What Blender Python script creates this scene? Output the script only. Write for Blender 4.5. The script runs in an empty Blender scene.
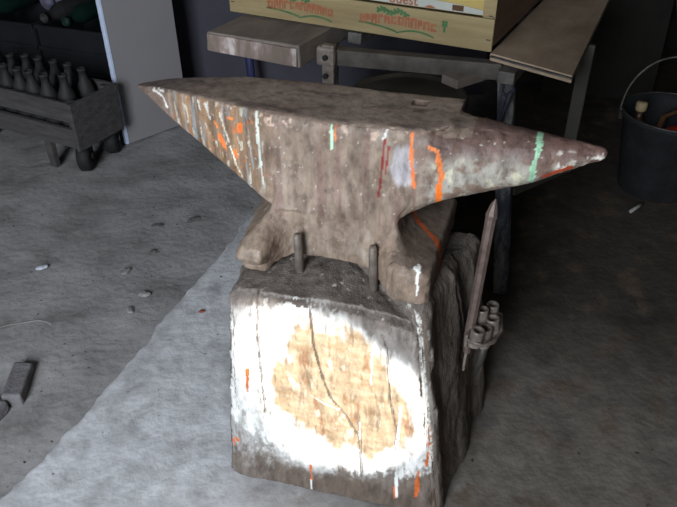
import bpy, bmesh, math, random
from mathutils import Vector, Matrix, noise
R = math.radians
random.seed(7)
C = bpy.context.scene.collection

# ------------------------------------------------------------ camera, world, light, exposure
cam_d = bpy.data.cameras.new('camera'); cam = bpy.data.objects.new('camera', cam_d); C.objects.link(cam)
cam.location = (0, 0, 1.25); cam.rotation_euler = (R(90 - 35), 0, 0)
cam_d.sensor_width = 36; cam_d.lens = 36.69; cam_d.clip_start = 0.01
bpy.context.scene.camera = cam

w = bpy.data.worlds.new('world'); bpy.context.scene.world = w; w.use_nodes = True
w.node_tree.nodes['Background'].inputs[0].default_value = (0.55, 0.7, 1.0, 1)
w.node_tree.nodes['Background'].inputs[1].default_value = 1.0

SUN_DIR = Vector((-0.30, 1.0, -0.75)).normalized()
WALL_Y = -1.3
sd = bpy.data.lights.new('sun', 'SUN'); sun = bpy.data.objects.new('sun', sd); C.objects.link(sun)
sd.energy = 4.5; sd.angle = R(0.6); sd.color = (1.0, 0.95, 0.86)
sun.rotation_euler = SUN_DIR.to_track_quat('-Z', 'Y').to_euler(); sun.location = (1.5, -4, 4)

def area(name, loc, target, sx, sy, energy, col):
    d = bpy.data.lights.new(name, 'AREA'); o = bpy.data.objects.new(name, d); C.objects.link(o)
    d.shape = 'RECTANGLE'; d.size = sx; d.size_y = sy; d.energy = energy; d.color = col
    o.location = loc; o.rotation_euler = (Vector(target) - Vector(loc)).to_track_quat('-Z', 'Y').to_euler()
    return o
area('doorway_daylight', (-0.95, WALL_Y + 0.06, 1.15), (-0.55, 1.5, 0.6), 1.0, 1.9, 125, (0.84, 0.92, 1.0))
area('warm_fill', (1.1, WALL_Y + 0.06, 1.45), (0.7, 1.2, 0.3), 0.6, 0.7, 2, (1.0, 0.93, 0.84))  # added warm lamp inside the solid wall, no window there

vs = bpy.context.scene.view_settings
vs.view_transform = 'Standard'; vs.look = 'None'; vs.gamma = 1; vs.exposure = 0.35; vs.use_curve_mapping = False

# ------------------------------------------------------------ helpers
def mat(name, cols, scale=8, rough=0.85, bump=0.25, stretch=(1, 1, 1), metallic=0.0, detail=8, bump_scale=None, attr=None, spots=None):
    """cols: list of (pos, rgb) noise ramp. attr: multiply a colour attribute."""
    m = bpy.data.materials.new(name); m.use_nodes = True
    nt = m.node_tree; N = nt.nodes; L = nt.links; b = N['Principled BSDF']
    b.inputs['Roughness'].default_value = rough; b.inputs['Metallic'].default_value = metallic
    b.inputs['Specular IOR Level'].default_value = 0.3
    tc = N.new('ShaderNodeTexCoord'); mp = N.new('ShaderNodeMapping'); mp.inputs['Scale'].default_value = stretch
    L.new(tc.outputs['Object'], mp.inputs[0])
    nz = N.new('ShaderNodeTexNoise'); nz.inputs['Scale'].default_value = scale; nz.inputs['Detail'].default_value = detail
    nz.inputs['Roughness'].default_value = 0.65
    L.new(mp.outputs[0], nz.inputs['Vector'])
    rp = N.new('ShaderNodeValToRGB'); L.new(nz.outputs['Fac'], rp.inputs[0])
    e = rp.color_ramp.elements
    while len(e) < len(cols): e.new(0.5)
    for k, (p, c) in enumerate(cols):
        e[k].position = p; e[k].color = (*c, 1)
    out = rp.outputs[0]
    if attr:
        at = N.new('ShaderNodeAttribute'); at.attribute_name = attr
        mx = N.new('ShaderNodeMix'); mx.data_type = 'RGBA'; mx.blend_type = 'MULTIPLY'; mx.inputs[0].default_value = 1
        L.new(at.outputs['Color'], mx.inputs[6]); L.new(out, mx.inputs[7]); out = mx.outputs[2]
    if spots:
        sc, th, col = spots
        n3 = N.new('ShaderNodeTexNoise'); n3.inputs['Scale'].default_value = sc; n3.inputs['Detail'].default_value = 3
        L.new(tc.outputs['Object'], n3.inputs['Vector'])
        r3 = N.new('ShaderNodeMapRange'); r3.inputs[1].default_value = th; r3.inputs[2].default_value = th + 0.05
        L.new(n3.outputs['Fac'], r3.inputs[0])
        m3 = N.new('ShaderNodeMix'); m3.data_type = 'RGBA'; L.new(r3.outputs[0], m3.inputs[0]); L.new(out, m3.inputs[6])
        m3.inputs[7].default_value = (*col, 1); out = m3.outputs[2]
    L.new(out, b.inputs['Base Color'])
    if bump:
        n2 = N.new('ShaderNodeTexNoise'); n2.inputs['Scale'].default_value = bump_scale or scale * 5; n2.inputs['Detail'].default_value = 6
        L.new(mp.outputs[0], n2.inputs['Vector'])
        bp = N.new('ShaderNodeBump'); bp.inputs['Strength'].default_value = bump; bp.inputs['Distance'].default_value = 0.01
        L.new(n2.outputs['Fac'], bp.inputs['Height']); L.new(bp.outputs[0], b.inputs['Normal'])
    return m

def plain(name, c, rough=0.6, metallic=0.0):
    k = 0.75
    return mat(name, [(0.3, tuple(x * k for x in c)), (0.7, c)], scale=14, rough=rough, metallic=metallic, bump=0.1)

def obj(name, bm, m, parent=None, smooth=False, loc=None, rot=None):
    me = bpy.data.meshes.new(name)
    if isinstance(bm, bmesh.types.BMesh):
        bmesh.ops.recalc_face_normals(bm, faces=bm.faces); bm.to_mesh(me); bm.free()
    else:
        me = bm
    o = bpy.data.objects.new(name, me); C.objects.link(o)
    if m: me.materials.append(m)
    if smooth:
        for p in me.polygons: p.use_smooth = True
    if parent: o.parent = parent
    if loc is not None: o.location = loc
    if rot is not None: o.rotation_euler = rot
    return o
def tag(o, label, cat, group=None, kind=None):
    o['label'] = label; o['category'] = cat
    if group: o['group'] = group
    if kind: o['kind'] = kind
    return o
def thing(name, label, cat, loc=(0, 0, 0), rz=0, group=None):
    o = bpy.data.objects.new(name, None); C.objects.link(o); o.empty_display_size = 0.05
    o.location = loc; o.rotation_euler = (0, 0, rz)
    return tag(o, label, cat, group)
def struct(name, bm, m):
    o = obj(name, bm, m); o['kind'] = 'structure'; return o

def box(bm, c, s, rot=None, bevel=0.0, jitter=0.0):
    """box centre c, size s, optional Matrix/euler rotation; bevelled."""
    r = bmesh.ops.create_cube(bm, size=1); vs_ = r['verts']
    for v in vs_:
        v.co = Vector((v.co.x * s[0], v.co.y * s[1], v.co.z * s[2])) + Vector([random.uniform(-jitter, jitter) for _ in range(3)])
    if bevel:
        es = list({e for v in vs_ for e in v.link_edges})
        rr = bmesh.ops.bevel(bm, geom=es, offset=bevel, segments=2, affect='EDGES', profile=0.5)
        vs_ = list({v for f in rr['faces'] for v in f.verts} | {v for v in vs_ if v.is_valid})
    M = Matrix.Identity(3)
    if rot is not None: M = Matrix(rot).to_3x3() if isinstance(rot, Matrix) else __import__('mathutils').Euler(rot).to_matrix()
    for v in vs_: v.co = M @ v.co + Vector(c)
def frame(a, b, up=(0, 0, 1)):
    z = (Vector(b) - Vector(a)).normalized(); x = Vector(up).cross(z)
    if x.length < 1e-4: x = Vector((1, 0, 0)).cross(z)
    x.normalize(); y = z.cross(x); return Matrix((x, y, z)).transposed()
def beam(bm, a, b, wx, wy, up=(0, 0, 1), bevel=0.002):
    a = Vector(a); b = Vector(b); box(bm, (a + b) / 2, (wx, wy, (b - a).length), frame(a, b, up).to_4x4(), bevel)
def tube(bm, pts, rads, seg=12, cap=True):
    pts = [Vector(p) for p in pts]
    if not hasattr(rads, '__len__'): rads = [rads] * len(pts)
    rings = []; prev = None
    for i, p in enumerate(pts):
        d = (pts[min(i + 1, len(pts) - 1)] - pts[max(i - 1, 0)]).normalized()
        if prev is None:
            x = d.orthogonal().normalized()
        else:
            x = (prev - d * prev.dot(d)).normalized()
        prev = x; y = d.cross(x)
        rings.append([bm.verts.new(p + (x * math.cos(t) + y * math.sin(t)) * rads[i]) for t in [2 * math.pi * k / seg for k in range(seg)]])
    for a, b in zip(rings, rings[1:]):
        for k in range(seg): bm.faces.new((a[k], a[(k + 1) % seg], b[(k + 1) % seg], b[k]))
    if cap:
        bm.faces.new(rings[0][::-1]); bm.faces.new(rings[-1])
def lathe(bm, prof, seg=28, center=(0, 0, 0), M=None):
    rings = []
    for r, z in prof:
        ring = []
        for k in range(seg):
            t = 2 * math.pi * k / seg; v = Vector((r * math.cos(t), r * math.sin(t), z))
            if M is not None: v = M @ v
            ring.append(bm.verts.new(v + Vector(center)))
        rings.append(ring)
    for a, b in zip(rings, rings[1:]):
        for k in range(seg): bm.faces.new((a[k], a[(k + 1) % seg], b[(k + 1) % seg], b[k]))
    if prof[0][0] > 1e-5: bm.faces.new(rings[0][::-1])
    if prof[-1][0] > 1e-5: bm.faces.new(rings[-1])
def lerp(tab, x):
    if x <= tab[0][0]: return tab[0][1]
    for (a, u), (b, v) in zip(tab, tab[1:]):
        if x <= b: return u + (v - u) * (x - a) / (b - a)
    return tab[-1][1]
def sstep(a, b, x):
    t = max(0, min(1, (x - a) / (b - a))); return t * t * (3 - 2 * t)
def fbm(x, y, z=0, o=4): return noise.fractal(Vector((x, y, z)), 0.8, 2.0, o)   # about -1..1
def mixc(a, b, t): return [a[i] + (b[i] - a[i]) * t for i in range(3)]
def segdist(px, py, pts, wy=1.0):
    best = 9
    for (ax, ay), (bx, by) in zip(pts, pts[1:]):
        dx, dy = bx - ax, (by - ay) * wy; l = dx * dx + dy * dy + 1e-12
        t = max(0, min(1, ((px - ax) * dx + (py - ay) * wy * dy) / l))
        best = min(best, math.hypot(px - ax - t * dx, (py - ay) * wy - t * dy))
    return best
def paint(o, fn):
    me = o.data; a = me.color_attributes.new('paint', 'FLOAT_COLOR', 'POINT'); buf = []
    for v in me.vertices:
        c = fn(v.co, v.normal); buf.extend((c[0], c[1], c[2], 1))
    a.data.foreach_set('color', buf)

# ------------------------------------------------------------ materials
m_dirt = mat('packed_dirt', [(0.3, (0.19, 0.175, 0.17)), (0.5, (0.31, 0.295, 0.29)), (0.72, (0.41, 0.39, 0.385))], scale=5, rough=0.95, bump=0.45, bump_scale=45, spots=(70, 0.68, (0.05, 0.045, 0.045)))
m_wall = mat('dark_plaster', [(0.3, (0.018, 0.017, 0.017)), (0.7, (0.036, 0.034, 0.034))], scale=3, rough=0.95, bump=0.3)
m_wallb = mat('slate_blue_plaster', [(0.3, (0.050, 0.048, 0.062)), (0.7, (0.075, 0.071, 0.088))], scale=3, rough=0.9, bump=0.2)
m_ceil = mat('dark_ceiling', [(0.3, (0.06, 0.055, 0.05)), (0.7, (0.1, 0.09, 0.08))], scale=3)
m_metal = mat('grimy_paint_metal', [(0.3, (0.05, 0.045, 0.042)), (0.55, (0.13, 0.12, 0.11)), (0.75, (0.25, 0.23, 0.2))], scale=16, rough=0.6, metallic=0.2, bump=0.2)
m_rail = mat('brown_grimy_rail', [(0.3, (0.05, 0.042, 0.036)), (0.7, (0.13, 0.11, 0.095))], scale=16, rough=0.7, bump=0.2)
m_bluegrime = mat('blue_grime_metal', [(0.35, (0.018, 0.02, 0.04)), (0.5, (0.055, 0.058, 0.068)), (0.64, (0.24, 0.24, 0.235))], scale=22, rough=0.55, bump=0.2, stretch=(1, 1, 0.4))
m_darkmetal = mat('dark_steel', [(0.3, (0.03, 0.028, 0.026)), (0.7, (0.09, 0.08, 0.072))], scale=20, rough=0.5, metallic=0.4, bump=0.2)
m_iron = mat('worn_iron', [(0.3, (0.10, 0.08, 0.067)), (0.7, (0.29, 0.24, 0.205))], scale=25, rough=0.5, metallic=0.3, bump=0.25)
m_board = mat('stained_board', [(0.3, (0.17, 0.12, 0.08)), (0.55, (0.34, 0.25, 0.175)), (0.8, (0.50, 0.39, 0.28))], scale=7, rough=0.6, bump=0.15, stretch=(1, 0.5, 1))
m_plank = mat('dusty_plank', [(0.3, (0.13, 0.105, 0.09)), (0.7, (0.25, 0.21, 0.18))], scale=9, rough=0.9, bump=0.3, stretch=(2, 0.5, 1))
m_plankend = mat('paint_smeared_end_grain', [(0.42, (0.17, 0.13, 0.105)), (0.54, (0.27, 0.20, 0.18)), (0.64, (0.52, 0.46, 0.43))], scale=15, rough=0.7, bump=0.3, stretch=(1.3, 1, 0.5))
m_crate = mat('pale_crate_wood', [(0.3, (0.21, 0.155, 0.075)), (0.7, (0.31, 0.24, 0.125))], scale=4, rough=0.8, bump=0.15, stretch=(1, 4, 9))
m_crate_s = mat('reddish_crate_wood', [(0.3, (0.14, 0.085, 0.055)), (0.7, (0.22, 0.14, 0.09))], scale=4, rough=0.85, bump=0.15, stretch=(4, 1, 9))
m_white = mat('white_print', [(0.3, (0.32, 0.33, 0.30)), (0.7, (0.40, 0.40, 0.36))], scale=10, rough=0.6, bump=0)
m_yellow = mat('yellow_print', [(0.3, (0.33, 0.24, 0.07)), (0.7, (0.42, 0.31, 0.10))], scale=10, rough=0.6, bump=0)
m_redink = mat('red_ink', [(0.3, (0.24, 0.075, 0.035)), (0.7, (0.32, 0.13, 0.065))], scale=40, rough=0.7, bump=0)
m_greenink = mat('green_ink', [(0.3, (0.035, 0.10, 0.035)), (0.7, (0.08, 0.15, 0.06))], scale=40, rough=0.7, bump=0)
m_panel = mat('grey_laminate', [(0.3, (0.265, 0.245, 0.25)), (0.7, (0.30, 0.28, 0.285))], scale=2, rough=0.7, bump=0.05)
m_paneledge = mat('pale_blue_edge', [(0.3, (0.55, 0.64, 0.85)), (0.7, (0.72, 0.79, 0.95))], scale=20, rough=0.6, bump=0.1)
m_cart = mat('weathered_grey_slats', [(0.3, (0.045, 0.041, 0.040)), (0.7, (0.10, 0.09, 0.087))], scale=8, rough=0.9, bump=0.4, stretch=(1, 3, 6))
m_rubber = plain('black_rubber', (0.02, 0.02, 0.02), 0.7)
m_bottle = mat('dusty_bottle_glass', [(0.3, (0.018, 0.017, 0.017)), (0.7, (0.038, 0.035, 0.035))], scale=20, rough=0.65, bump=0.1)
m_greenglass = plain('green_bottle_glass', (0.008, 0.025, 0.02), 0.15)
m_lilac = plain('lilac_plastic', (0.14, 0.13, 0.19), 0.5)
m_plastic = mat('dark_crate_plastic', [(0.3, (0.006, 0.007, 0.009)), (0.7, (0.013, 0.014, 0.017))], scale=8, rough=0.8, bump=0.1)
m_bucket = mat('dirty_black_bucket', [(0.3, (0.010, 0.011, 0.012)), (0.62, (0.022, 0.024, 0.027)), (0.75, (0.06, 0.075, 0.09))], scale=14, rough=0.9, bump=0.2)
m_red = plain('red_plastic', (0.55, 0.04, 0.015), 0.4)
m_cork = plain('beige_cap', (0.40, 0.30, 0.17), 0.6)
m_brown = plain('brown_glass', (0.10, 0.05, 0.025), 0.3)
m_dark = mat('dark_sheet', [(0.3, (0.018, 0.017, 0.015)), (0.7, (0.04, 0.036, 0.03))], scale=4, rough=0.85, bump=0.2)
m_drum = mat('dusty_drum_lid', [(0.3, (0.07, 0.06, 0.045)), (0.7, (0.14, 0.12, 0.09))], scale=8, rough=0.85, bump=0.2)
m_drumside = plain('dark_drum_side', (0.045, 0.04, 0.034), 0.7)
m_stone = mat('grey_rubble', [(0.3, (0.20, 0.19, 0.19)), (0.7, (0.36, 0.34, 0.33))], scale=20, rough=0.95, bump=0.5)
m_stonedark = mat('dull_grey_block', [(0.3, (0.13, 0.12, 0.125)), (0.7, (0.22, 0.205, 0.21))], scale=20, rough=0.95, bump=0.4)
m_clod = mat('dark_earth', [(0.3, (0.13, 0.12, 0.118)), (0.7, (0.22, 0.205, 0.20))], scale=30, rough=0.95, bump=0.5)
m_chip = plain('white_chip', (0.62, 0.64, 0.72), 0.7)
m_wire = plain('pale_wire', (0.40, 0.38, 0.36), 0.6)
m_handle = mat('handle_steel', [(0.3, (0.08, 0.055, 0.045)), (0.7, (0.18, 0.13, 0.11))], scale=30, rough=0.5, metallic=0.3, bump=0.2)

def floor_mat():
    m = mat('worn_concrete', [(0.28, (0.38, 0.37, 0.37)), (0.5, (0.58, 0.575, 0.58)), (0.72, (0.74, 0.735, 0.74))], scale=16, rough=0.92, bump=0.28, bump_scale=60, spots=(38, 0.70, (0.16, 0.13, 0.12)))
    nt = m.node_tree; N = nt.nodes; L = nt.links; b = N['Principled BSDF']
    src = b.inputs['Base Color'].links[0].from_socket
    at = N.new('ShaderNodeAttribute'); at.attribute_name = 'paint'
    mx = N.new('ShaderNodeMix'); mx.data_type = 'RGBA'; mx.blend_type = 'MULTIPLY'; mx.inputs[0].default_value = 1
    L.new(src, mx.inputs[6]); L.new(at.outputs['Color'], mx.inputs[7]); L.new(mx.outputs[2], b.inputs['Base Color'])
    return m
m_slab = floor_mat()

# ------------------------------------------------------------ the setting
X0, X1, Y1, ZC = -2.6, 2.6, 3.75, 2.7
def quad(pts):
    bm = bmesh.new(); bm.faces.new([bm.verts.new(p) for p in pts]); return bm
def wallbox(c, s):
    bm = bmesh.new()
    if s[2] > 1: c = (c[0], c[1], c[2] - .1); s = (s[0], s[1], s[2] + .2)
    box(bm, c, s); return bm
# packed dirt floor, gently uneven
bm = bmesh.new(); nx, ny = 260, 260; vg = []
for j in range(ny + 1):
    row = []
    for i in range(nx + 1):
        x = X0 + (X1 - X0) * i / nx; y = WALL_Y + (Y1 - WALL_Y) * j / ny
        z = -0.026 + 0.004 * fbm(x * 3, y * 3) + 0.003 * fbm(x * 14, y * 14, 3)
        row.append(bm.verts.new((x, y, z)))
    vg.append(row)
for j in range(ny):
    for i in range(nx): bm.faces.new((vg[j][i], vg[j][i + 1], vg[j + 1][i + 1], vg[j + 1][i]))
fl = struct('floor', bm, m_dirt)
for p in fl.data.polygons: p.use_smooth = True
# concrete slab, broken left edge
EDGE = [(-1.3, -1.75), (0.2, -1.10), (0.899, -0.713), (1.044, -0.635), (1.305, -0.54), (1.552, -0.457), (1.952, -0.331), (2.116, -0.25), (2.9, 0.12), (3.75, 0.5)]
def xedge(y): return lerp(EDGE, y) + 0.014 * fbm(y * 9, 1.3) + 0.007 * fbm(y * 40, 5.1)
bm = bmesh.new(); vg = []; ny = 420
us = [0, 0.0, 0.0008, 0.002] + [0.0045 + (k / 300) ** 1.25 * 0.9955 for k in range(301)]
for j in range(ny + 1):
    y = WALL_Y + (Y1 - WALL_Y) * j / ny; xb = xedge(y); row = []
    for i, u in enumerate(us):
        x = xb + (X1 - xb) * u
        z = 0.0012 * fbm(x * 7, y * 7) + 0.0015 * fbm(x * 30, y * 30, 2) - 0.001
        if i == 0: z = -0.05
        elif i == 1: z = -0.010; x += 0.001
        elif i == 2: z -= 0.004
        row.append(bm.verts.new((x, y, z)))
    vg.append(row)
for j in range(ny):
    for i in range(len(us) - 1): bm.faces.new((vg[j][i], vg[j][i + 1], vg[j + 1][i + 1], vg[j + 1][i]))
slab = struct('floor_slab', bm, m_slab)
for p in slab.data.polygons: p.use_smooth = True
def slab_col(co, n):
    # brown earth away from the clean edge strip; light falloff right and back painted in
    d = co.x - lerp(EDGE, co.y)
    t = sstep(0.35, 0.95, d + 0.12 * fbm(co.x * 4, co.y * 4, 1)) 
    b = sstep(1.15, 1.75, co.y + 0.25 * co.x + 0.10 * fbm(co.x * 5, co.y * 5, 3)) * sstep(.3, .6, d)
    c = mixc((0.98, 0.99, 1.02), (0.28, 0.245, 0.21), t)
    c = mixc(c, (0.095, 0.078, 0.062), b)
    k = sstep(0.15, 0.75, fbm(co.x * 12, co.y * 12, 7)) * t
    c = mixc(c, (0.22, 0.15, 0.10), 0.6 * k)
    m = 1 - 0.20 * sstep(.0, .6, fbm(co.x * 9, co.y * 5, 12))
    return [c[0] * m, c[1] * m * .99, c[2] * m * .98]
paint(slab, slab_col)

struct('wall_back', wallbox(((X0 + X1) / 2, Y1 + 0.05, ZC / 2), (X1 - X0, 0.1, ZC)), m_wall)
struct('wall_left', wallbox((X0 - 0.05, (WALL_Y + Y1) / 2, ZC / 2), (0.1, Y1 - WALL_Y + 0.2, ZC)), m_wall)
struct('wall_right', wallbox((X1 + 0.05, (WALL_Y + Y1) / 2, ZC / 2), (0.1, Y1 - WALL_Y + 0.2, ZC)), m_wall)
struct('ceiling', wallbox(((X0 + X1) / 2, (WALL_Y + Y1) / 2, ZC + 0.05), (X1 - X0 + 0.2, Y1 - WALL_Y + 0.2, 0.1)), m_ceil)
# slate blue partition behind the bench
struct('wall_partition', wallbox((-0.10, 3.12, ZC / 2), (1.55, 0.06, ZC)), m_wallb)

# stump front face, needed here for the added front wall hole, shaped to cast the sun patch
TL, TR = Vector((-.200, .970, .49)), Vector((.140, .895, .49))
BL, BR = Vector((-.237, .957, 0)), Vector((.205, .845, 0))
def front(u, v): return (1 - u) * (1 - v) * BL + u * (1 - v) * BR + (1 - u) * v * TL + u * v * TR
SUNPATCH = [(0.035, 0.86), (0.06, 0.62), (0.16, 0.43), (0.255, 0.25), (0.34, 0.19), (0.5, 0.18), (0.64, 0.18), (0.77, 0.23), (0.87, 0.30), (0.99, 0.42),
            (1.0, 0.62), (0.97, 0.76), (0.86, 0.80), (0.75, 0.88), (0.62, 0.94), (0.44, 0.98), (0.20, 0.995), (0.06, 0.96)]
hole = []
for u, v in SUNPATCH:
    p = front(u, v); k = (p.y - WALL_Y) / SUN_DIR.y; h = p - SUN_DIR * k; hole.append((h.x, h.z))
bm = bmesh.new()
outer = [(X0, -0.2), (X1, -0.2), (X1, ZC), (X0, ZC)]
es = []
for ring in (outer, hole):
    v_ = [bm.verts.new((x, WALL_Y, z)) for x, z in ring]
    es += [bm.edges.new((v_[k], v_[(k + 1) % len(v_)])) for k in range(len(v_))]
bmesh.ops.triangle_fill(bm, use_beauty=True, use_dissolve=False, edges=es)
# drop any triangles that fill the hole
def inside(x, z):
    c = False; n = len(hole)
    for i in range(n):
        (ax, az), (bx, bz) = hole[i], hole[i - 1]
        if (az > z) != (bz > z) and x < (bx - ax) * (z - az) / (bz - az) + ax: c = not c
    return c
bmesh.ops.delete(bm, geom=[f for f in bm.faces if inside(f.calc_center_median().x, f.calc_center_median().z)], context='FACES_ONLY')
r = bmesh.ops.extrude_face_region(bm, geom=list(bm.faces))
for v in [g for g in r['geom'] if isinstance(g, bmesh.types.BMVert)]: v.co.y -= 0.012
struct('wall_front', bm, m_wall)

# ------------------------------------------------------------ tree stump block
ZT = 0.49
TBR, TBL = Vector((.290, 1.170, ZT)), Vector((-.160, 1.260, ZT))
BBR, BBL = Vector((.365, 1.190, 0)), Vector((-.215, 1.300, 0))
CR1 = [(.164, 1.0), (.163, .74), (.179, .53), (.19, .40)]
CR2 = [(.436, 1.0), (.451, .808), (.491, .645), (.529, .551), (.601, .461), (.652, .366), (.651, .17)]
CR3 = [(.80, .90), (.819, .84), (.813, .606), (.831, .459), (.825, .33)]
def crack(u, v): return min(segdist(u, v, CR1, 1.2) , segdist(u, v, CR2, 1.2) , segdist(u, v, CR3, 1.2) * 1.3) * 0.36
cnt = [230, 130, 60, 60]                                  # verts along front, right, back, left
def ringpts(v):
    c = [BL.lerp(TL, v), BR.lerp(TR, v), BBR.lerp(TBR, v), BBL.lerp(TBL, v)]
    out = []
    for s in range(4):
        for k in range(cnt[s]):
            out.append((s, k / cnt[s], c[s].lerp(c[(s + 1) % 4], k / cnt[s])))
    return out
nrm = [Vector((-.2, -1, 0)).normalized(), Vector((.88, -.47, 0)), Vector((.2, 1, 0)).normalized(), Vector((-1, 0, 0))]
bm = bmesh.new(); rings = []; info = []
rows = 250
for j in range(rows + 1):
    v = j / rows; ring = []
    for s, u, p in ringpts(v):
        e = min(u, 1 - u); nb = nrm[(s + 1) % 4] if u > .5 else nrm[(s - 1) % 4]
        n = nrm[s].lerp(nb, .5 * (1 - sstep(0, .07, e))).normalized()
        # round the corners
        rr = 0.008 * (1 - sstep(0, 0.045, e))
        cen = Vector((0.04, 1.07, p.z)); p = p + (cen - p).normalized() * rr
        top = 0.016 * (1 - sstep(0, 0.05, (1 - v))) ** 2 + 0.05 * 0
        d = 0.004 * fbm(p.x * 7 + 3, p.y * 7, p.z * 2.2) + 0.0022 * fbm(p.x * 38, p.y * 38, p.z * 6) + 0.0016 * fbm(p.x * 60, p.y * 60, p.z * 60)
        if s == 0: d -= 0.005 * (1 - sstep(0.0, 0.003, crack(u, v) + .0012 * fbm(u * 30, v * 30)))
        if s == 1: d += sstep(0, .08, u) * 0.006 * math.sin(u * 17 + 2 * fbm(u * 2, v * 2)) - 0.016 * (1 - sstep(0, .03, abs(u - .56 - .05 * math.sin(v * 5)))) * sstep(0, .2, v)
        p = p + n * (d - top)
        zz = p.z
        if v > 0.9: zz -= 0.004 * (v - 0.9) * 10 * (1 + fbm(p.x * 22, p.y * 22)) 
        if s == 1: zz += 0.014 * sstep(0.93, 1, v) * math.sin(min(1, u * 1.3) * math.pi)
        if s == 0: zz -= 0.016 * sstep(0.9, 1, v) * math.exp(-((u - .95) / .12) ** 2)
        if s == 1: zz -= 0.0135 * sstep(0.9, 1, v) * (1 - sstep(0, .15, u))
        ring.append(bm.verts.new((p.x, p.y, zz)))
    rings.append(ring)
n = len(rings[0])
cen = Vector((0.02, 1.08, ZT))
rim = [v.co.copy() for v in rings[rows]]; srim = []
for k in range(n):
    a_ = Vector((0, 0, 0))
    for w_ in range(-14, 15): a_ += rim[(k + w_) % n]
    srim.append(a_ / 29)
for q in range(1, 46):                                     # dished, worn top
    t = q / 46; ring = []
    for k in range(n):
        p = rim[k].lerp(srim[k], min(1, t * 9)).lerp(cen, t)
        p.z += 0.0018 * fbm(p.x * 25, p.y * 25, 4) * min(1, t * 6) + 0.0008 * fbm(p.x * 70, p.y * 18, 9) * min(1, t * 6)
        ring.append(bm.verts.new(p))
    rings.append(ring)
for a, b in zip(rings, rings[1:]):
    for k in range(n): bm.faces.new((a[k], a[(k + 1) % n], b[(k + 1) % n], b[k]))
bm.faces.new(rings[0][::-1]); bm.faces.new(rings[-1])
m_stump = mat('stump_wood', [(0.3, (0.50, 0.48, 0.46)), (0.5, (0.95, 0.95, 0.95)), (0.7, (1.25, 1.25, 1.25))], scale=34, rough=0.85, bump=0.35, stretch=(1.6, 1.6, 0.5), attr='paint')
stump = thing('tree_stump', 'squared wooden block carrying the anvil, front smeared with white paint', 'stump')
blk = obj('block', bm, m_stump, stump, smooth=True)
WH = (0.80, 0.79, 0.76); TAN = (0.40, 0.27, 0.155); BRN = (0.15, 0.112, 0.088); GRY = (0.23, 0.195, 0.172); ORG = (0.74, 0.17, 0.045)
ODR = [([(.994, .485), (.985, .365), (.965, .282)], .012), ([(.925, .242), (.900, .094)], .011), ([(.803, .125), (.801, .066)], .005),
       ([(.102, .625), (.1, .506)], .009), ([(.02, .203), (.03, .174)], .010), ([(.407, .158), (.41, .066)], .006), ([(.03, .22), (.05, .215)], .008)]
WDR = [([(.864, .567), (.831, .355), (.811, .069)], .008), ([(.744, .829), (.727, .663)], .006), ([(.405, .064), (.408, -.01)], .005), ([(.80, .78), (.877, .642)], .004),
       ([(.42, .56), (.56, .50)], .003), ([(.66, .45), (.64, .15)], .004)]
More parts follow.
